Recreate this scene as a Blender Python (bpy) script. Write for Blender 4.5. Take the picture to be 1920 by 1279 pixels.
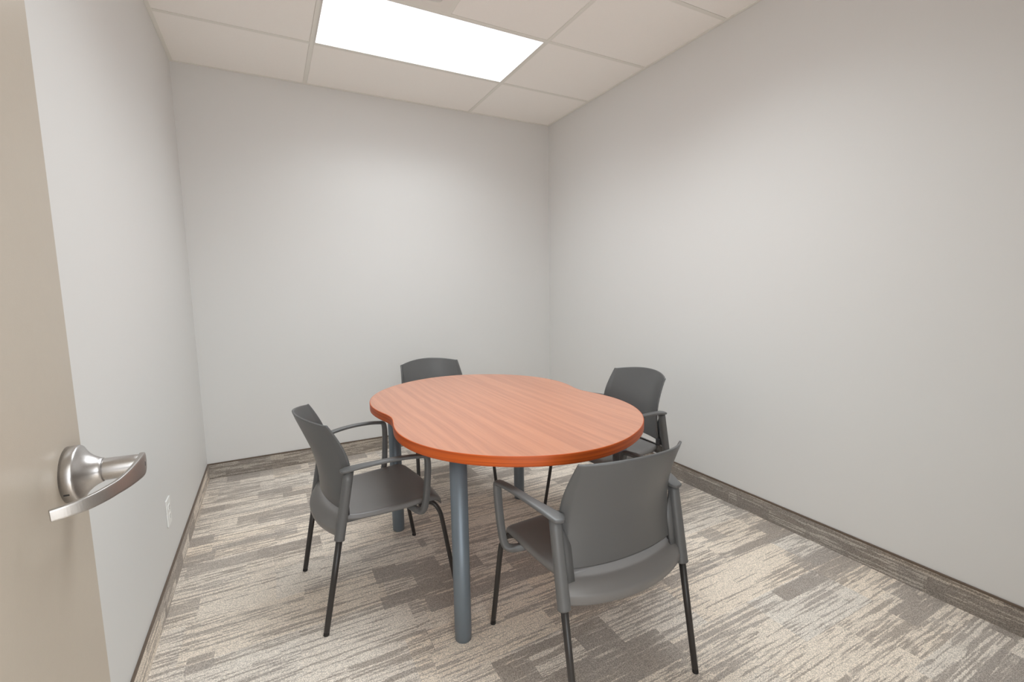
import bpy, bmesh, math
from mathutils import Vector, Matrix

# ------------------------------------------------------------------ camera, world, exposure
S = bpy.context.scene
for o in list(bpy.data.objects):
    bpy.data.objects.remove(o, do_unlink=True)
COL = S.collection

W, H = 2.7432, 2.6831            # room width (along x), ceiling height
YF = -3.60                       # inner face of the front wall (doorway side); back wall is y = 0
D0 = 0.596                       # depth of the cut ceiling row at the back wall
GX = 0.762                       # x of the first long ceiling tee
CELLX, CELLY = 1.2192, 0.6096

cam_d = bpy.data.cameras.new('camera')
cam = bpy.data.objects.new('camera', cam_d)
COL.objects.link(cam)
yaw, pitch, roll = 0.48159, -0.11469, -0.01587
fwd = Vector((math.sin(yaw) * math.cos(pitch), math.cos(yaw) * math.cos(pitch), math.sin(pitch)))
rgt = Vector((math.cos(yaw), -math.sin(yaw), 0))
up = rgt.cross(fwd)
r2 = rgt * math.cos(roll) + up * math.sin(roll)
u2 = -rgt * math.sin(roll) + up * math.cos(roll)
M = Matrix((r2, u2, -fwd)).transposed().to_4x4()
M.translation = Vector((0.44528, -3.63620, 1.26502))
cam.matrix_world = M
cam_d.sensor_width = 36.0
cam_d.lens = 865.31 / 1920 * 36
cam_d.clip_start = 0.02
S.camera = cam

world = bpy.data.worlds.new('doorway_fill')  # even fill from no seen source, added to brighten the room through the doorway
S.world = world
world.use_nodes = True
world.node_tree.nodes['Background'].inputs[0].default_value = (0.93, 0.97, 1.0, 1)
world.node_tree.nodes['Background'].inputs[1].default_value = 3.8

PANEL = 1.5                      # glow of the panel covers
LAMP_W, SPREAD = (9.0, 17.0), 136     # lamp power in each panel, beam spread in degrees
S.view_settings.view_transform = 'Standard'
S.view_settings.look = 'None'
S.view_settings.gamma = 1
S.view_settings.use_curve_mapping = False
S.view_settings.exposure = 0.0
try:
    S.cycles.max_bounces = 16
    S.cycles.diffuse_bounces = 12
    S.cycles.use_denoising = True
    S.cycles.sample_clamp_indirect = 6
except Exception:
    pass

# ------------------------------------------------------------------ node helpers
class NT:
    def __init__(self, name):
        self.m = bpy.data.materials.new(name)
        self.m.use_nodes = True
        self.t = self.m.node_tree
        self.b = self.t.nodes['Principled BSDF']
    def n(self, kind, **kw):
        nd = self.t.nodes.new(kind)
        for k, v in kw.items():
            setattr(nd, k, v)
        return nd
    def link(self, a, b):
        self.t.links.new(a, b)
    def put(self, sock, v):
        if hasattr(v, 'links') or hasattr(v, 'is_linked'):
            self.t.links.new(v, sock)
        else:
            sock.default_value = v
    def math(self, op, a, b=0.0, clamp=False):
        nd = self.n('ShaderNodeMath', operation=op, use_clamp=clamp)
        self.put(nd.inputs[0], a); self.put(nd.inputs[1], b)
        return nd.outputs[0]
    def mix(self, fac, a, b):
        nd = self.n('ShaderNodeMix', data_type='RGBA')
        self.put(nd.inputs[0], fac); self.put(nd.inputs[6], a); self.put(nd.inputs[7], b)
        return nd.outputs[2]
    def ramp(self, v, lo, hi):
        nd = self.n('ShaderNodeMapRange', interpolation_type='SMOOTHSTEP')
        self.put(nd.inputs[0], v)
        nd.inputs[1].default_value = lo; nd.inputs[2].default_value = hi
        return nd.outputs[0]
    def noise(self, vec, scale=1.0, detail=2.0, rough=0.5):
        nd = self.n('ShaderNodeTexNoise')
        self.put(nd.inputs['Vector'], vec)
        nd.inputs['Scale'].default_value = scale
        nd.inputs['Detail'].default_value = detail
        nd.inputs['Roughness'].default_value = rough
        return nd.outputs[0]
    def comb(self, x, y, z=0.0):
        nd = self.n('ShaderNodeCombineXYZ')
        self.put(nd.inputs[0], x); self.put(nd.inputs[1], y); self.put(nd.inputs[2], z)
        return nd.outputs[0]
    def coords(self):
        tc = self.n('ShaderNodeTexCoord')
        sp = self.n('ShaderNodeSeparateXYZ')
        self.link(tc.outputs['Object'], sp.inputs[0])
        return tc.outputs['Object'], sp.outputs[0], sp.outputs[1], sp.outputs[2]
    def bump(self, h, strength, dist=0.002):
        nd = self.n('ShaderNodeBump')
        nd.inputs['Strength'].default_value = strength
        nd.inputs['Distance'].default_value = dist
        self.put(nd.inputs['Height'], h)
        self.link(nd.outputs[0], self.b.inputs['Normal'])

def rgb(r, g, b):
    return (r, g, b, 1.0)

def simple(name, col, rough=0.5, metal=0.0, var=0.0, vscale=30.0, bump=0.0, bscale=300.0, spec=0.5):
    n = NT(name)
    vec, x, y, z = n.coords()
    if var:
        f = n.noise(vec, vscale, 3.0)
        d = tuple(c * (1 - var) for c in col)
        l = tuple(min(1, c * (1 + var)) for c in col)
        n.link(n.mix(f, rgb(*d), rgb(*l)), n.b.inputs['Base Color'])
    else:
        n.b.inputs['Base Color'].default_value = rgb(*col)
    n.b.inputs['Roughness'].default_value = rough
    n.b.inputs['Metallic'].default_value = metal
    n.b.inputs['Specular IOR Level'].default_value = spec
    if bump:
        n.bump(n.noise(vec, bscale, 2.0), bump, 0.001)
    return n.m

def carpet(name, axis, dark=1.0, seed=0.0, tone=0.0):
    """axis 'x': streaks along world x, seen from above; 'xz' streaks along x on a vertical strip; 'yz' along y."""
    n = NT(name)
    vec, x, y, z = n.coords()
    u, v = {'x': (x, y), 'xz': (x, z), 'yz': (y, z)}[axis]
    if seed:
        u = n.math('ADD', u, seed); v = n.math('ADD', v, seed * 0.37)
    # ragged thread edges
    rag = n.noise(n.comb(n.math('MULTIPLY', u, 130.0), n.math('MULTIPLY', v, 60.0)), 1.0, 1.0)
    v2 = n.math('ADD', v, n.math('MULTIPLY', n.math('SUBTRACT', rag, 0.5), 0.0085))
    def brick(w, h, off, su, sv, amount=1.0):
        b = n.n('ShaderNodeTexBrick')
        n.put(b.inputs['Vector'], n.comb(n.math('ADD', u, su), n.math('ADD', v2, sv)))
        b.offset = off; b.offset_frequency = 2; b.squash = 0.62; b.squash_frequency = 3
        b.inputs['Color1'].default_value = rgb(0, 0, 0)
        b.inputs['Color2'].default_value = rgb(1, 1, 1)
        b.inputs['Mortar'].default_value = rgb(.5, .5, .5)
        b.inputs['Scale'].default_value = 1.0
        b.inputs['Mortar Size'].default_value = 0.0
        b.inputs['Brick Width'].default_value = w
        b.inputs['Row Height'].default_value = h
        return b.outputs[0]
    A = brick(0.46, 0.147, 0.37, 3.11, 7.03)
    B = brick(0.31, 0.094, 0.58, 5.27, 2.46)
    Cc = brick(0.72, 0.235, 0.43, 1.77, 4.19)
    patch = n.math('ADD', n.math('MULTIPLY', A, 0.55), n.math('MULTIPLY', B, 0.45))
    s1 = n.noise(n.comb(n.math('MULTIPLY', u, 4.5), n.math('MULTIPLY', v2, 78.0), n.math('MULTIPLY', A, 9.0)), 1.0, 2.0, 0.6)
    s2 = n.noise(n.comb(n.math('MULTIPLY', u, 13.0), n.math('MULTIPLY', v2, 150.0), 4.7), 1.0, 1.0)
    s3 = n.noise(n.comb(n.math('MULTIPLY', u, 2.2), n.math('MULTIPLY', v2, 112.0), n.math('MULTIPLY', Cc, 7.0)), 1.0, 1.0)
    st = n.math('ADD', n.math('MULTIPLY', s1, 0.42), n.math('ADD', n.math('MULTIPLY', s2, 0.22), n.math('MULTIPLY', s3, 0.36)))
    st = n.math('ADD', st, n.math('MULTIPLY', n.math('SUBTRACT', patch, 0.5), 0.15))
    st = n.math('ADD', st, tone)
    d1 = n.ramp(st, 0.470, 0.545)
    # solid darker planks, broken by light threads
    solid = n.math('MULTIPLY', n.ramp(patch, 0.655, 0.695), n.ramp(s1, 0.28, 0.46))
    d = n.math('MAXIMUM', n.math('MULTIPLY', d1, 0.70), n.math('MULTIPLY', solid, 0.82))
    light = n.mix(Cc, rgb(0.840, 0.735, 0.620), rgb(0.775, 0.715, 0.645))
    drk = n.mix(B, rgb(0.300, 0.252, 0.212), rgb(0.350, 0.310, 0.280))
    base = n.mix(d, light, drk)
    loops = n.noise(n.comb(n.math('MULTIPLY', u, 260.0), n.math('MULTIPLY', v, 330.0), 1.3), 1.0, 1.0)
    g = n.math('ADD', n.math('MULTIPLY', n.ramp(loops, 0.3, 0.7), 0.56), 0.72)
    g = n.math('MULTIPLY', g, dark)
    vm = n.n('ShaderNodeVectorMath', operation='SCALE')
    n.link(base, vm.inputs[0]); n.link(g, vm.inputs['Scale'])
    n.link(vm.outputs[0], n.b.inputs['Base Color'])
    n.b.inputs['Roughness'].default_value = 0.95
    n.b.inputs['Specular IOR Level'].default_value = 0.15
    n.bump(loops, 0.6, 0.003)
    return n.m

def wood(name, along='y', dark=1.0, rough=0.3, cols=((0.620, 0.118, 0.016), (0.400, 0.065, 0.010)), coat=0.0):
    n = NT(name)
    vec, x, y, z = n.coords()
    if along == 'y':
        u, v = y, x
    else:                                     # grain running round the rim: use the angle
        ang = n.math('ARCTAN2', y, x)
        u, v = n.math('MULTIPLY', ang, 0.6), z
    wob = n.noise(n.comb(n.math('MULTIPLY', u, 1.5), n.math('MULTIPLY', v, 4.0), 0.3), 1.0, 2.0)
    v2 = n.math('ADD', v, n.math('MULTIPLY', wob, 0.035 if along == 'y' else 0.004))
    bands = n.noise(n.comb(n.math('MULTIPLY', u, 0.9), n.math('MULTIPLY', v2, 34.0 if along == 'y' else 120.0), 2.0), 1.0, 2.0, 0.55)
    fine = n.noise(n.comb(n.math('MULTIPLY', u, 6.0), n.math('MULTIPLY', v2, 260.0 if along == 'y' else 500.0), 5.0), 1.0, 2.0, 0.6)
    f = n.math('ADD', n.math('MULTIPLY', n.ramp(bands, 0.33, 0.67), 0.62), n.math('MULTIPLY', n.ramp(fine, 0.3, 0.7), 0.38))
    a = tuple(c * dark for c in cols[0])
    b = tuple(c * dark for c in cols[1])
    n.link(n.mix(f, rgb(*a), rgb(*b)), n.b.inputs['Base Color'])
    n.b.inputs['Roughness'].default_value = rough
    n.b.inputs['Specular IOR Level'].default_value = 0.5 if coat else 0.3
    n.b.inputs['Coat Weight'].default_value = coat
    n.b.inputs['Coat Roughness'].default_value = 0.22
    n.bump(fine, 0.05, 0.0005)
    return n.m

def brushed(name, col, rough, sc):
    n = NT(name)
    vec, x, y, z = n.coords()
    f = n.noise(n.comb(n.math('MULTIPLY', x, sc[0]), n.math('MULTIPLY', y, sc[1]), n.math('MULTIPLY', z, sc[2])), 1.0, 3.0, 0.6)
    n.link(n.mix(f, rgb(*[c * 0.82 for c in col]), rgb(*col)), n.b.inputs['Base Color'])
    n.b.inputs['Metallic'].default_value = 1.0
    n.b.inputs['Roughness'].default_value = rough
    n.link(n.math('ADD', n.math('MULTIPLY', f, 0.14), rough - 0.07), n.b.inputs['Roughness'])
    n.bump(f, 0.08, 0.0005)
    return n.m

MAT = {
    'wall': simple('wall_paint', (0.735, 0.729, 0.716), 0.55, bump=0.03, bscale=420, spec=0.3),
    'ceiling': simple('ceiling_tile', (0.95, 0.925, 0.885), 0.9, var=0.02, vscale=160, bump=0.08, bscale=500, spec=0.1),
    'grid': simple('ceiling_grid_paint', (0.83, 0.815, 0.76), 0.6),
    'carpet': carpet('striped_carpet', 'x'),
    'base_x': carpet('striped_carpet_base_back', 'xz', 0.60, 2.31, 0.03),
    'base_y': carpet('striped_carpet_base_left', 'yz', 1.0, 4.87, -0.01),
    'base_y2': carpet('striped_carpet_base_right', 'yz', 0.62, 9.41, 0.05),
    'cap': simple('base_cap', (0.135, 0.098, 0.073), 0.5),
    'door': simple('door_paint', (0.475, 0.415, 0.345), 0.30, var=0.02, vscale=60, bump=0.12, bscale=650),
    'frame': simple('door_frame_paint', (0.45, 0.40, 0.33), 0.35),
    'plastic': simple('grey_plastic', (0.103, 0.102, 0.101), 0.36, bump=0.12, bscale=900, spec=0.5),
    'seat': simple('seat_sheen_tint', (0.175, 0.166, 0.160), 0.38, bump=0.10, bscale=900, spec=0.5),  # chair plastic, base lightened to stand in for sheen on seat and apron
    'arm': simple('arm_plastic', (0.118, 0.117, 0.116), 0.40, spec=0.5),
    'leg': simple('chair_leg_enamel', (0.030, 0.026, 0.024), 0.35, spec=0.5),
    'foot': simple('chair_foot', (0.015, 0.013, 0.012), 0.6),
    'steel': simple('table_leg_steel', (0.165, 0.195, 0.225), 0.40, 0.35, bump=0.05, bscale=800),
    'wood': wood('cherry_top', 'y', 1.0, 0.38, ((0.600, 0.255, 0.145), (0.450, 0.180, 0.105)), 0.6),
    'wood_edge': wood('cherry_edge', 'rim', 1.0, 0.45),
    'satin': brushed('satin_chrome', (0.60, 0.58, 0.57), 0.32, (700, 30, 700)),
    'blade': brushed('brushed_nickel', (0.50, 0.475, 0.455), 0.40, (900, 900, 120)),
    'dark': simple('dark_slot', (0.03, 0.028, 0.03), 0.6),
    'outlet': simple('outlet_plastic', (0.86, 0.86, 0.84), 0.3),
    'vent': simple('vent_enamel', (0.82, 0.79, 0.74), 0.45),
    'white': simple('fixture_enamel', (0.82, 0.80, 0.76), 0.4),
}
_p = NT('lit_diffuser')
_p.b.inputs['Base Color'].default_value = rgb(0.9, 0.9, 0.9)
_p.b.inputs['Emission Color'].default_value = rgb(0.93, 0.975, 1.04)
_p.b.inputs['Emission Strength'].default_value = PANEL
MAT['panel'] = _p.m

# ------------------------------------------------------------------ mesh helpers
def obj(name, bm, mat, parent=None, smooth=False, solid=0.0, subd=0, bevel=0.0, offset=-1.0):
    me = bpy.data.meshes.new(name)
    bmesh.ops.recalc_face_normals(bm, faces=bm.faces)
    bm.to_mesh(me); bm.free()
    me.materials.append(mat)
    o = bpy.data.objects.new(name, me)
    COL.objects.link(o)
    if parent:
        o.parent = parent
    if smooth:
        for pl in me.polygons:
            pl.use_smooth = True
    if subd and solid:
        md = o.modifiers.new('subdivision', 'SUBSURF'); md.levels = subd; md.render_levels = subd; md.boundary_smooth = 'PRESERVE_CORNERS'
        subd = 0
    if solid:
        md = o.modifiers.new('thickness', 'SOLIDIFY'); md.thickness = solid; md.offset = offset
    if bevel:
        md = o.modifiers.new('bevel', 'BEVEL'); md.width = bevel; md.segments = 3; md.limit_method = 'ANGLE'; md.angle_limit = math.radians(40)
        md.harden_normals = False
    if subd:
        md = o.modifiers.new('subdivision', 'SUBSURF'); md.levels = subd; md.render_levels = subd
    return o

def box(bm, lo, hi):
    x0, y0, z0 = lo; x1, y1, z1 = hi
    vs = [bm.verts.new(p) for p in ((x0,y0,z0),(x1,y0,z0),(x1,y1,z0),(x0,y1,z0),(x0,y0,z1),(x1,y0,z1),(x1,y1,z1),(x0,y1,z1))]
    for f in ((0,3,2,1),(4,5,6,7),(0,1,5,4),(1,2,6,5),(2,3,7,6),(3,0,4,7)):
        bm.faces.new([vs[i] for i in f])
    return bm

def B(*boxes):
    bm = bmesh.new()
    for b in boxes:
        box(bm, b[:3], b[3:])
    return bm

def smooth_path(pts, n):
    """Catmull-Rom through pts."""
    P = [Vector(p) for p in pts]
    P = [P[0] * 2 - P[1]] + P + [P[-1] * 2 - P[-2]]
    out = []
    for i in range(1, len(P) - 2):
        for k in range(n):
            t = k / n
            a, b, c, d = P[i-1], P[i], P[i+1], P[i+2]
            out.append(0.5 * ((2*b) + (c-a)*t + (2*a-5*b+4*c-d)*t*t + (3*b-a-3*c+d)*t**3))
    out.append(P[-2].copy())
    return out

def sweep(bm, pts, prof, ref=Vector((1, 0, 0)), seg=14, power=2.0):
    """Sweep a (super)ellipse along pts. prof(t) -> (half size along ref, half size across)."""
    rings = []
    n = len(pts)
    for i, p in enumerate(pts):
        t = (pts[min(i+1, n-1)] - pts[max(i-1, 0)]).normalized()
        a = (ref - t * ref.dot(t)).normalized()
        b = t.cross(a).normalized()
        ra, rb = prof(i / (n - 1))
        ring = []
        for k in range(seg):
            th = 2 * math.pi * k / seg
            c, s = math.cos(th), math.sin(th)
            c = math.copysign(abs(c) ** (2 / power), c); s = math.copysign(abs(s) ** (2 / power), s)
            ring.append(bm.verts.new(p + a * (ra * c) + b * (rb * s)))
        rings.append(ring)
    for r0, r1 in zip(rings, rings[1:]):
        for k in range(seg):
            bm.faces.new((r0[k], r0[(k+1) % seg], r1[(k+1) % seg], r1[k]))
    bm.faces.new(list(reversed(rings[0]))); bm.faces.new(rings[-1])
    return bm

def lathe(bm, prof, axis='z', seg=40, origin=(0, 0, 0)):
    """prof: list of (radius, along)"""
    o = Vector(origin)
    rings = []
    for r, h in prof:
        ring = []
        for k in range(seg):
            th = 2 * math.pi * k / seg
            c, s = r * math.cos(th), r * math.sin(th)
            q = Vector((c, s, h)) if axis == 'z' else Vector((h, c, s))
            ring.append(bm.verts.new(o + q))
        rings.append(ring)
    for r0, r1 in zip(rings, rings[1:]):
        for k in range(seg):
            bm.faces.new((r0[k], r0[(k+1) % seg], r1[(k+1) % seg], r1[k]))
    bm.faces.new(rings[0]); bm.faces.new(rings[-1])
    return bm

def grid_surface(bm, rows):
    vs = [[bm.verts.new(p) for p in r] for r in rows]
    for a, b in zip(vs, vs[1:]):
        for k in range(len(a) - 1):
            bm.faces.new((a[k], a[k+1], b[k+1], b[k]))
    return bm

def structure(o):
    o['kind'] = 'structure'
    return o

def empty(name, loc, label, cat, group=None, rz=0.0):
    o = bpy.data.objects.new(name, None)
    COL.objects.link(o)
    o.empty_display_size = 0.1
    o.location = loc
    o.rotation_euler = (0, 0, rz)
    o['label'] = label; o['category'] = cat
    if group:
        o['group'] = group
    return o

# ------------------------------------------------------------------ room shell
T = 0.12
HB, TB, CAP = 0.1097, 0.006, 0.008
structure(obj('floor', B((-T, YF - T - 2.2, -0.05, W + T, T, 0.0)), MAT['carpet']))
structure(obj('wall_back', B((-T, 0, 0, W + T, T, H + 0.15)), MAT['wall']))
structure(obj('wall_left', B((-T, YF - T, 0, 0, 0, H + 0.15)), MAT['wall']))
structure(obj('wall_right', B((W, YF - T, 0, W + T, 0, H + 0.15)), MAT['wall']))
DX0, DX1, DH = 0.115, 1.085, 2.16        # rough doorway opening in the front wall
wf = bmesh.new()
box(wf, (0, YF - T, 0), (DX0, YF, H + 0.15))
box(wf, (DX1, YF - T, 0), (W, YF, H + 0.15))
box(wf, (DX0, YF - T, DH), (DX1, YF, H + 0.15))
structure(obj('wall_front', wf, MAT['wall']))
# steel door frame round the opening
fr = bmesh.new()
box(fr, (DX0, YF - T - 0.012, 0), (DX0 + 0.04, YF - 0.004, DH))
box(fr, (DX1 - 0.04, YF - T - 0.012, 0), (DX1, YF + 0.012, DH))
box(fr, (DX0, YF - T - 0.012, DH - 0.04), (DX1, YF + 0.012, DH))
structure(obj('trim_1', fr, MAT['frame']))

# lay-in ceiling: tiles sit just above the face of the tees
xs = [0.0, GX, GX + CELLX, W]
ys = [0.0, -D0]
while ys[-1] - CELLY > YF + 0.05:
    ys.append(ys[-1] - CELLY)
ys.append(YF)
LIGHTS = {(1, 1), (1, 3)}
VENT = (1, 2)
TE = 0.012
ct = bmesh.new()
gr = bmesh.new()
for i in range(3):
    for j in range(len(ys) - 1):
        if (i, j) in LIGHTS:
            continue
        x0, x1, y1, y0 = xs[i], xs[i+1], ys[j], ys[j+1]
        if (i, j) == VENT:
            x0 = xs[i] + CELLX / 2
        e = TE - 0.0015
        a0 = x0 + (e if x0 > 0 else 0.018); a1 = x1 - (e if x1 < W else 0.018)
        b0 = y0 + (e if y0 > YF else 0.018); b1 = y1 - (e if y1 < 0 else 0.018)
        # bevelled board: a shallow tray with a chamfered rim
        c = 0.003
        box(ct, (a0 - 0.006, b0 - 0.006, H + 0.0045), (a1 + 0.006, b1 + 0.006, H + 0.020))
        box(ct, (a0 + c, b0 + c, H + 0.0015), (a1 - c, b1 - c, H + 0.0045))
ceil = structure(obj('ceiling', ct, MAT['ceiling']))
box(gr, (-T, YF - T - 2.2, H + 0.10), (W + T, T, H + 0.16))
for x in xs[1:-1]:
    box(gr, (x - TE, YF + 0.001, H), (x + TE, -0.001, H + 0.003))
for y in ys[1:-1]:
    box(gr, (0.001, y - TE, H + 0.0002), (W - 0.001, y + TE, H + 0.0032))
box(gr, (xs[1] + CELLX / 2 - TE, ys[3] - TE, H + 0.0003), (xs[1] + CELLX / 2 + TE, ys[2] + TE, H + 0.0035))
L = 0.021
for b in ((0.0005, YF + 0.001, L, -0.0005), (W - L, YF + 0.001, W - 0.0005, -0.0005)):
    box(gr, (b[0], b[1], H - 0.001), (b[2], b[3], H + 0.003))
for b in ((0.0005, -L, W - 0.0005, -0.0005), (0.0005, YF + 0.001, W - 0.0005, YF + L)):
    box(gr, (b[0], b[1], H - 0.0012), (b[2], b[3], H + 0.0028))
g = obj('ceiling_grid', gr, MAT['grid'], ceil)

# carpet base with a thin brown cap
def baseboard(name, lo, hi, cap_lo, cap_hi, mat):
    b = structure(obj(name, B((*lo, *hi)), mat))
    obj('base_cap', B((*cap_lo, *cap_hi)), MAT['cap'], b)
Z = HB - CAP
baseboard('baseboard_back', (0.0002, -TB, 0.0), (W - 0.0002, -0.0002, Z), (0.0002, -TB - 0.0015, Z), (W - 0.0002, -0.0002, HB), MAT['base_x'])
baseboard('baseboard_left', (0.0002, YF + TB, 0.0), (TB, -TB, Z), (0.0002, YF + TB, Z), (TB + 0.0015, -TB - 0.0015, HB), MAT['base_y'])
baseboard('baseboard_right', (W - TB, YF + TB, 0.0), (W - 0.0002, -TB, Z), (W - TB - 0.0015, YF + TB, Z), (W - 0.0002, -TB - 0.0015, HB), MAT['base_y2'])
baseboard('baseboard_front', (DX1 + 0.001, YF + 0.0002, 0.0), (W - TB, YF + TB, Z), (DX1 + 0.001, YF + 0.0002, Z), (W - TB, YF + TB + 0.0015, HB), MAT['base_x'])

# ------------------------------------------------------------------ door and lever
XD, YL = 0.165, -2.687
door = structure(obj('door_1', B((XD - 0.0445, YF + 0.006, 0.008, XD, YL, 2.115)), MAT['door'], bevel=0.0012))
AX, AY, AZ = XD, -2.746, 1.0
rose = bmesh.new()
prof = [(0.0415, 0.0), (0.0417, 0.0125), (0.0408, 0.0145), (0.0385, 0.0158), (0.034, 0.0185), (0.029, 0.0225),
        (0.0245, 0.0275), (0.0212, 0.0325), (0.0190, 0.0370), (0.0180, 0.0400), (0.0172, 0.0405), (0.0150, 0.0405)]
lathe(rose, prof, 'x', 64, (AX, AY, AZ))
handle = obj('door_handle', rose, MAT['satin'], door, smooth=True)
handle['label'] = 'satin chrome lever handle'
sl = bmesh.new()
# small release slot low on the side of the rose that faces the doorway
th = math.radians(207)
c = Vector((AX + 0.0062, AY + 0.0414 * math.cos(th), AZ + 0.0414 * math.sin(th)))
n_ = Vector((0, math.cos(th), math.sin(th))); t_ = Vector((0, -math.sin(th), math.cos(th)))
q = [c + Vector((sx * 0.0032, 0, 0)) + t_ * (sy * 0.0012) + n_ * d for d in (-0.001, 0.0006) for sx, sy in ((-1,-1),(1,-1),(1,1),(-1,1))]
vs = [sl.verts.new(p) for p in q]
for f in ((0,1,2,3),(4,5,6,7),(0,1,5,4),(1,2,6,5),(2,3,7,6),(3,0,4,7)):
    sl.faces.new([vs[i] for i in f])
obj('release_slot', sl, MAT['dark'], handle)
hub = bmesh.new()
lathe(hub, [(0.0130, 0.0385), (0.0165, 0.0412), (0.0168, 0.0425), (0.0165, 0.060), (0.0160, 0.074), (0.0152, 0.0835), (0.0135, 0.0865)], 'x', 48, (AX, AY, AZ))
hubo = obj('hub', hub, MAT['satin'], handle, smooth=True)
bl = bmesh.new()
path = smooth_path([(0.2495, -2.728, 1.0), (0.2525, -2.752, 1.0), (0.2518, -2.778, 1.0), (0.2488, -2.806, 1.0), (0.2430, -2.832, 0.9995),
                    (0.2335, -2.857, 0.999), (0.2205, -2.877, 0.998), (0.2060, -2.889, 0.9972), (0.1900, -2.897, 0.9965)], 6)
def bprof(t):
    h = 0.0165 if t < 0.18 else 0.0165 + (0.0098 - 0.0165) * min(1, (t - 0.18) / 0.35)
    h = max(h, 0.0098) if t < 0.6 else 0.0098 - (t - 0.6) * 0.006
    if t < 0.09:
        h *= 0.62 + 0.38 * math.sqrt(max(0, 1 - (1 - t / 0.09) ** 2))
    w = 0.0030 if t > 0.3 else 0.0042 - 0.004 * t
    return (h, w)
sweep(bl, path, bprof, Vector((0, 0, 1)), 20, 6.0)
obj('lever', bl, MAT['blade'], handle, smooth=False, bevel=0.0008)
kc = bmesh.new()
lathe(kc, [(0.0068, 0.0), (0.0068, 0.0016), (0.0060, 0.0022), (0.0, 0.0022)][:3], 'x', 28, (0.2538, -2.749, 1.0))
kco = obj('key_cylinder', kc, MAT['satin'], handle, smooth=False)
obj('keyway', B((0.2556, -2.7496, 0.9965, 0.2564, -2.7484, 1.0035)), MAT['dark'], kco)
# three hinges on the hinge edge
for hz in (0.25, 1.06, 1.87):
    hb_ = bmesh.new()
    lathe(hb_, [(0.006, 0), (0.0065, 0.002), (0.0065, 0.112), (0.006, 0.114)], 'z', 18, (XD + 0.007, YF + 0.004, hz - 0.057))
    obj('hinge', hb_, MAT['satin'], door, smooth=False)

# ------------------------------------------------------------------ outlet
yo, zo = -1.275, 0.335
pl = B((0.0, yo - 0.036, zo - 0.058, 0.0055, yo + 0.036, zo + 0.058))
out = obj('wall_outlet', pl, MAT['outlet'], bevel=0.002)
out['label'] = 'white duplex electrical outlet low on the left wall'
out['category'] = 'outlet'
for s in (-1, 1):
    f = bmesh.new()
    pts = []
    for k in range(20):
        a = 2 * math.pi * k / 20
        pts.append((max(-0.0165, min(0.0165, 0.0185 * math.cos(a))), max(-0.0125, min(0.0125, 0.0175 * math.sin(a)))))
    lo = [f.verts.new((0.0050, yo + a, zo + s * 0.0195 + b)) for a, b in pts]
    hi = [f.verts.new((0.0072, yo + a, zo + s * 0.0195 + b)) for a, b in pts]
    for k in range(20):
        f.faces.new((lo[k], lo[(k+1) % 20], hi[(k+1) % 20], hi[k]))
    f.faces.new(lo); f.faces.new(hi)
    so = obj('socket', f, MAT['outlet'], out)
    obj('slots', B((0.0070, yo - 0.0072, zo + s * 0.0195 - 0.001, 0.0074, yo - 0.0054, zo + s * 0.0195 + 0.007),
                   (0.0070, yo + 0.0054, zo + s * 0.0195 - 0.001, 0.0074, yo + 0.0070, zo + s * 0.0195 + 0.006),
                   (0.0070, yo - 0.0022, zo + s * 0.0195 - 0.0095, 0.0074, yo + 0.0022, zo + s * 0.0195 - 0.0055)), MAT['dark'], so)

# ------------------------------------------------------------------ ceiling panels
def light_panel(i, j, watts, label):
    x0, x1, y1, y0 = xs[i] + TE - 0.001, xs[i+1] - TE + 0.001, ys[j] - TE + 0.001, ys[j+1] + TE - 0.001
    e = empty('ceiling_light', ((x0 + x1) / 2, (y0 + y1) / 2, H), label, 'ceiling light')
    hx, hy, w = (x1 - x0) / 2, (y1 - y0) / 2, 0.007
    obj('frame', B((-hx, -hy, 0.0, hx, -hy + w, 0.04), (-hx, hy - w, 0.0, hx, hy, 0.04),
                   (-hx, -hy + w, 0.0, -hx + w, hy - w, 0.04), (hx - w, -hy + w, 0.0, hx, hy - w, 0.04),
                   (-hx, -hy, 0.04, hx, hy, 0.05)), MAT['white'], e)
    obj('diffuser', B((-hx + w, -hy + w, 0.003, hx - w, hy - w, 0.006)), MAT['panel'], e)
    ld = bpy.data.lights.new('panel_lamp', 'AREA')
    ld.shape = 'RECTANGLE'; ld.size = 2 * (hx - w); ld.size_y = 2 * (hy - w)
    ld.energy = watts; ld.spread = math.radians(SPREAD); ld.color = (0.89, 0.965, 1.0)
    lo = bpy.data.objects.new('panel_lamp', ld); COL.objects.link(lo)
    lo.parent = e; lo.location = (0, 0, 0.0024)
    return e
light_panel(1, 1, LAMP_W[0], 'lit flat white rectangular light panel set in the tile ceiling')
light_panel(1, 3, LAMP_W[1], 'second lit panel in the ceiling above the doorway end of the room')

# ------------------------------------------------------------------ ceiling vent: square lay-in diffuser
vx, vy = GX + CELLX / 4, (ys[2] + ys[3]) / 2
vent = empty('ceiling_vent', (vx, vy, H), 'square white air vent in the ceiling beside the light panel', 'vent')
def rrect(h, r, z, seg=6):
    pts = []
    for cx, cy, a0 in ((h - r, h - r, 0), (-(h - r), h - r, 90), (-(h - r), -(h - r), 180), (h - r, -(h - r), 270)):
        for k in range(seg + 1):
            a = math.radians(a0 + 90 * k / seg)
            pts.append(Vector((cx + r * math.cos(a), cy + r * math.sin(a), z)))
    return pts
def ringstack(loops, cap=False):
    bm = bmesh.new()
    R = [[bm.verts.new(p) for p in lp] for lp in loops]
    n = len(R[0])
    for a, b in zip(R, R[1:]):
        for k in range(n):
            bm.faces.new((a[k], a[(k+1) % n], b[(k+1) % n], b[k]))
    if cap:
        bm.faces.new(R[-1])
    return bm
h0 = CELLX / 4 - TE + 0.001
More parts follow.
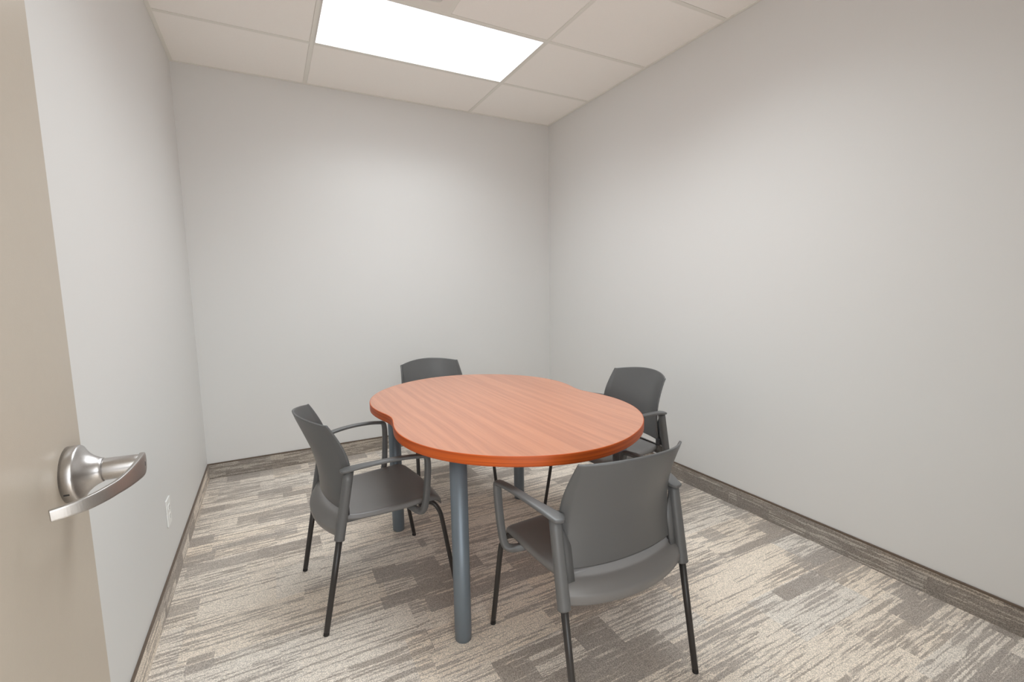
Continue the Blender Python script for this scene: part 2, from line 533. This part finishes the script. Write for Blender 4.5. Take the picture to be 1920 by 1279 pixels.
obj('frame', ringstack([rrect(h0, 0.002, 0.012), rrect(h0, 0.002, 0.0005), rrect(0.255, 0.03, 0.0005), rrect(0.240, 0.03, 0.004), rrect(0.225, 0.028, 0.035), rrect(0.225, 0.028, 0.06)]), MAT['vent'], vent, smooth=False)
obj('cone', ringstack([rrect(0.215, 0.03, 0.002), rrect(0.205, 0.03, -0.002), rrect(0.16, 0.02, 0.028), rrect(0.16, 0.02, 0.03)]), MAT['vent'], vent, solid=0.0015)
obj('cone', ringstack([rrect(0.145, 0.025, 0.002), rrect(0.135, 0.025, -0.002), rrect(0.09, 0.015, 0.028), rrect(0.09, 0.015, 0.03)]), MAT['vent'], vent, solid=0.0015)
obj('center_plate', ringstack([rrect(0.078, 0.02, 0.006), rrect(0.075, 0.02, 0.0), rrect(0.070, 0.018, -0.002)], True), MAT['vent'], vent, solid=0.0015)
obj('backing', B((-0.23, -0.23, 0.06, 0.23, 0.23, 0.062)), MAT['dark'], vent)

# ------------------------------------------------------------------ table
TZ, TT = 0.7366, 0.036
table = empty('meeting_table', (1.350, -1.727, 0), 'cherry wood meeting table with a waisted peanut-shaped top on round grey posts', 'table', rz=math.radians(1.0))
RQ = [0.4885, 0.4945, 0.5100, 0.5300, 0.5510, 0.5722, 0.5922, 0.6120, 0.6310, 0.6485, 0.6650, 0.6797, 0.6930, 0.7050, 0.7157, 0.7255, 0.7335, 0.7388, 0.7405]
def rad(th):
    th = abs((th + math.pi) % (2 * math.pi) - math.pi)
    if th > math.pi / 2:
        th = math.pi - th
    t = th / (math.pi / 2) * 18
    i = min(17, int(t)); f = t - i
    g = lambda k: RQ[abs(k)] if k <= 18 else RQ[36 - k]
    a, b, c, d = g(i-1), g(i), g(i+1), g(i+2)
    return 0.5 * ((2*b) + (c-a)*f + (2*a-5*b+4*c-d)*f*f + (3*b-a-3*c+d)*f**3)
NP = 240
def outline(off, z):
    P = [Vector((rad(2*math.pi*k/NP) * math.cos(2*math.pi*k/NP), rad(2*math.pi*k/NP) * math.sin(2*math.pi*k/NP), z)) for k in range(NP)]
    out = []
    for k in range(NP):
        t = (P[(k+1) % NP] - P[k-1]).normalized()
        out.append(P[k] + Vector((-t.y, t.x, 0)) * off)
    return out
def solid_loops(loops):
    bm = bmesh.new()
    R = [[bm.verts.new(p) for p in lp] for lp in loops]
    for a, b in zip(R, R[1:]):
        for k in range(NP):
            bm.faces.new((a[k], a[(k+1) % NP], b[(k+1) % NP], b[k]))
    bm.faces.new(R[0]); bm.faces.new(R[-1])
    return bm
top = obj('tabletop', solid_loops([outline(0.003, TZ - TT + 0.0005), outline(0.003, TZ - 0.0002), outline(0.0034, TZ)]), MAT['wood'], table)
eb = bmesh.new()
loops = [outline(0.0030, TZ - TT), outline(0.0015, TZ - TT), outline(0.0003, TZ - TT + 0.0012), outline(0.0, TZ - TT + 0.003),
         outline(0.0, TZ - 0.0030), outline(0.0006, TZ - 0.0012), outline(0.0018, TZ - 0.0002), outline(0.0032, TZ - 0.0001)]
R = [[eb.verts.new(p) for p in lp] for lp in loops]
for a, b in zip(R, R[1:] + R[:1]):
    for k in range(NP):
        eb.faces.new((a[k], a[(k+1) % NP], b[(k+1) % NP], b[k]))
obj('edge_band', eb, MAT['wood_edge'], table, smooth=True)
for sx in (-1, 1):
    for sy in (-1, 1):
        lg = bmesh.new()
        lathe(lg, [(0.0270, 0.0), (0.0295, 0.002), (0.0300, 0.030), (0.0305, 0.0315), (0.0305, TZ - TT - 0.006)], 'z', 40, (sx * 0.368, sy * 0.442, 0))
        lo = obj('leg', lg, MAT['steel'], table, smooth=True)
        pm = bmesh.new()
        lathe(pm, [(0.060, TZ - TT - 0.006), (0.060, TZ - TT)], 'z', 32, (sx * 0.368, sy * 0.442, 0))
        obj('mounting_plate', pm, MAT['steel'], lo)

# ------------------------------------------------------------------ chair (origin between the rear feet, facing +y)
def back_mesh():
    bm = bmesh.new()
    # rows from bottom to top: z, half width, y at the edge, how far the middle bows back, top-row crown
    rows = [(0.448, 0.199, 0.092, 0.032, 0, .000, .004), (0.470, 0.201, 0.097, 0.038, 0, .004, .009), (0.510, 0.198, 0.102, 0.046, 0, .011, .015),
            (0.560, 0.194, 0.103, 0.054, 0, .018, .021), (0.605, 0.191, 0.100, 0.060, 0, .0225, .025), (0.640, 0.189, 0.093, 0.064, 0, .0235, .026),
            (0.680, 0.188, 0.082, 0.068, 0, .0210, .024), (0.725, 0.187, 0.065, 0.071, 0.006, .0165, .019), (0.760, 0.187, 0.050, 0.073, 0.013, .0125, .014),
            (0.7765, 0.187, 0.043, 0.073, 0.019, .0115, .010)]
    N = 18
    G = []
    for z, w, y, bow, crown, wo, wf_ in rows:
        r = []
        for k in range(N + 1):
            q = -1 + 2 * k / N
            r.append(Vector((w * q, y - bow * (1 - abs(q) ** 2.1), z + crown * (1 - q * q))))
        # side wing folded forward, with a crisp fold line
        L_ = [Vector((-w - wo, y + wf_, z)), Vector((-w - wo * 0.12, y + wf_ * 0.10, z))]
        R_ = [Vector((w + wo * 0.12, y + wf_ * 0.10, z)), Vector((w + wo, y + wf_, z))]
        G.append(L_ + r + R_)
    grid_surface(bm, G)
    return bm

def seat_mesh():
    bm = bmesh.new()
    # y, half width, z at edge, dish in the middle
    rows = [(0.088, 0.185, 0.428, 0.004), (0.110, 0.196, 0.420, 0.008), (0.150, 0.203, 0.415, 0.012), (0.220, 0.208, 0.413, 0.014), (0.300, 0.212, 0.413, 0.012),
            (0.370, 0.215, 0.416, 0.009), (0.420, 0.217, 0.418, 0.005), (0.452, 0.217, 0.415, 0.002), (0.474, 0.213, 0.404, 0.0), (0.487, 0.204, 0.388, 0.0)]
    N = 14
    G = []
    for y, w, z, dish in rows:
        r = []
        for k in range(N + 1):
            s = -1 + 2 * k / N
            dy = 0.012 * (1 - s * s) if y > 0.44 else 0.0
            r.append(Vector((w * s, y + dy, z - dish * (1 - s ** 4))))
        r = [Vector((-w - 0.002, y, z - 0.022))] + r + [Vector((w + 0.002, y, z - 0.022))]
        G.append(r)
    grid_surface(bm, G)
    return bm

def apron_mesh():
    """Scooped rear of the seat shell between the two uprights."""
    bm = bmesh.new()
    rows = [(0.104, 0.432, 0.006, 0.0), (0.092, 0.421, 0.020, 0.0), (0.074, 0.408, 0.032, 0.0), (0.071, 0.396, 0.047, 0.004), (0.070, 0.392, 0.053, 0.006),
            (0.068, 0.389, 0.055, 0.007), (0.067, 0.380, 0.055, 0.008), (0.069, 0.362, 0.052, 0.008), (0.074, 0.356, 0.048, 0.008)]
    N = 18
    G = []
    for y, z, bow, sag in rows:
        G.append([Vector((0.228 * s, y - bow * (1 - abs(s) ** 2.2), z - sag * (1 - s * s))) for s in (-1 + 2 * k / N for k in range(N + 1))])
    grid_surface(bm, G)
    return bm

def make_chair(label):
    c = empty('arm_chair', (0, 0, 0), label, 'chair', 'grey armchairs around the meeting table')
    pla, arm, leg = MAT['plastic'], MAT['arm'], MAT['leg']
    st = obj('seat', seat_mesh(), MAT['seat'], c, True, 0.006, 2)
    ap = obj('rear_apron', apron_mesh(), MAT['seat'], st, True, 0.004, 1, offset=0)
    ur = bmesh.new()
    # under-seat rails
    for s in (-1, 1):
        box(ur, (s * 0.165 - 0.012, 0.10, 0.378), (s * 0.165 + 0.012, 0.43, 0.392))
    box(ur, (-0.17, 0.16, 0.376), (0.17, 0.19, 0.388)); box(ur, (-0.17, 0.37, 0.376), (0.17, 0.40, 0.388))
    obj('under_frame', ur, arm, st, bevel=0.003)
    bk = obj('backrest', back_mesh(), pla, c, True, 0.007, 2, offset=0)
    RF = Vector((0.2366, 0, 0)); AR = Vector((0.2355, 0.1144, 0.6056))
    d = (AR - RF) / AR.z
    at = lambda z: RF + d * z
    for s in (-1, 1):
        m = lambda v: Vector((v[0] * s, v[1], v[2]))
        # rear leg
        b = bmesh.new()
        sweep(b, [m(at(0.006)), m(at(0.02)), m(at(0.20)), m(at(0.372))], lambda t: (0.0088 + 0.0022 * t, 0.0098 + 0.0022 * t), seg=20)
        lo = obj('leg', b, leg, c, True)
        b = bmesh.new(); sweep(b, [m(at(0.0)), m(at(0.012))], lambda t: (0.0095, 0.0105), seg=20)
        obj('foot_glide', b, MAT['foot'], lo)
        # plastic upright that sleeves the leg
        b = bmesh.new()
        zz = [0.352, 0.356, 0.375, 0.42, 0.50, 0.57, 0.6035]
        sweep(b, [m(at(z)) for z in zz], lambda t: (0.0195 - 0.002 * t, 0.0185 - 0.001 * t), seg=28, power=2.3)
        # inner web reaching towards the backrest
        w0 = [m(at(z) + Vector((-0.010, 0.004, 0))) for z in (0.385, 0.60)]
        w1 = [m(at(z) + Vector((-0.044, 0.001, 0))) for z in (0.385, 0.520)]
        vs = []
        for p in (w0[0], w1[0], w1[1], w0[1]):
            vs.append((b.verts.new(p + Vector((0, -0.0035, 0))), b.verts.new(p + Vector((0, 0.0035, 0)))))
        for i in range(4):
            j = (i + 1) % 4
            b.faces.new((vs[i][0], vs[j][0], vs[j][1], vs[i][1]))
        b.faces.new([v[0] for v in vs]); b.faces.new([v[1] for v in reversed(vs)])
        obj('upright', b, arm, c, True)
        b = bmesh.new()
        x0, x1 = sorted((s * 0.196, s * 0.222))
        box(b, (x0, 0.092, 0.428), (x1, 0.112, 0.462))
        obj('back_bracket', b, MAT['dark'], c, bevel=0.003)
        # front leg
        b = bmesh.new()
        fp = smooth_path([m(q) for q in ((0.150, 0.405, 0.386), (0.195, 0.428, 0.388), (0.222, 0.450, 0.379), (0.2335, 0.468, 0.345), (0.2375, 0.479, 0.290), (0.243, 0.501, 0.150), (0.2486, 0.5245, 0.006))], 6)
        sweep(b, fp, lambda t: (0.0098 - 0.001 * t, 0.0110 - 0.001 * t), Vector((0.3 * s, 1, 0)), 20)
        lo = obj('leg', b, leg, c, True)
        b = bmesh.new(); sweep(b, [m((0.2486, 0.5245, 0.0)), m((0.2484, 0.5238, 0.012))], lambda t: (0.0100, 0.0095), seg=20)
        obj('foot_glide', b, MAT['foot'], lo)
        # arm: flat pad, turned-down front post, hook under the seat
        b = bmesh.new()
        pad = smooth_path([m(q) for q in ((0.222, 0.086, 0.6055), (0.233, 0.108, 0.6095), (0.246, 0.145, 0.6165), (0.260, 0.200, 0.6225), (0.270, 0.270, 0.6255), (0.2755, 0.340, 0.6225), (0.2770, 0.385, 0.6165),
                                          )], 6)
        bend = smooth_path([m(q) for q in ((0.2770, 0.385, 0.6165), (0.2775, 0.3975, 0.6120), (0.2772, 0.4040, 0.6000), (0.2755, 0.4055, 0.560), (0.2725, 0.402, 0.500), (0.2680, 0.397, 0.440),
                                           (0.2635, 0.391, 0.402), (0.2540, 0.384, 0.3835), (0.2350, 0.376, 0.3770), (0.2080, 0.366, 0.379), (0.170, 0.354, 0.383))], 5)
        full = pad[:-1] + bend
        n = len(full)
        np_ = len(pad) / n
        def prof(t):
            if t < np_:
                u = t / np_
                w = 0.004 + 0.0185 * min(1, u / 0.10) ** 0.7 if u < 0.10 else 0.0235 - 0.0090 * min(1, (u - 0.10) / 0.45)
                return (w, 0.0062 + 0.001 * min(1, u * 4))
            u = (t - np_) / (1 - np_)
            if u < 0.12:
                return (0.0150 - 0.001 * u / 0.12, 0.0072 + 0.0035 * u / 0.12)
            return (0.0140 - 0.0015 * min(1, (u - .12) / .4), 0.0107 + 0.0020 * min(1, (u - .12) / .4))
        sweep(b, full, prof, Vector((1, 0.0, 0.02)), 24, 3.4)
        obj('armrest', b, arm, c, True)
    return c

POSES = [
    ('L', (0.52895, -1.68178), 0.08718, 'dark grey armchair on the left, its back to the outlet wall'),
    ('N', (1.36754, -2.68449), 1.57574, 'nearest dark grey armchair, seen from behind at the near end of the table'),
    ('R', (2.31584, -1.68990), 3.15529, 'dark grey armchair on the right side of the table, facing left'),
    ('F', (1.37277, -0.61036), -1.54721, 'farthest dark grey armchair, only its back top showing over the table'),
]
proto = make_chair(POSES[0][3])
def dup(root):
    r = root.copy(); COL.objects.link(r)
    for ch in list(root.children):
        c = ch.copy(); COL.objects.link(c); c.parent = r
        for gch in list(ch.children):
            d = gch.copy(); COL.objects.link(d); d.parent = c
    return r
chairs = [proto] + [dup(proto) for _ in POSES[1:]]
for c, (k, (x, y), a, lab) in zip(chairs, POSES):
    c.location = (x, y, 0)
    c.rotation_euler = (0, 0, a - math.pi / 2)
    c['label'] = lab
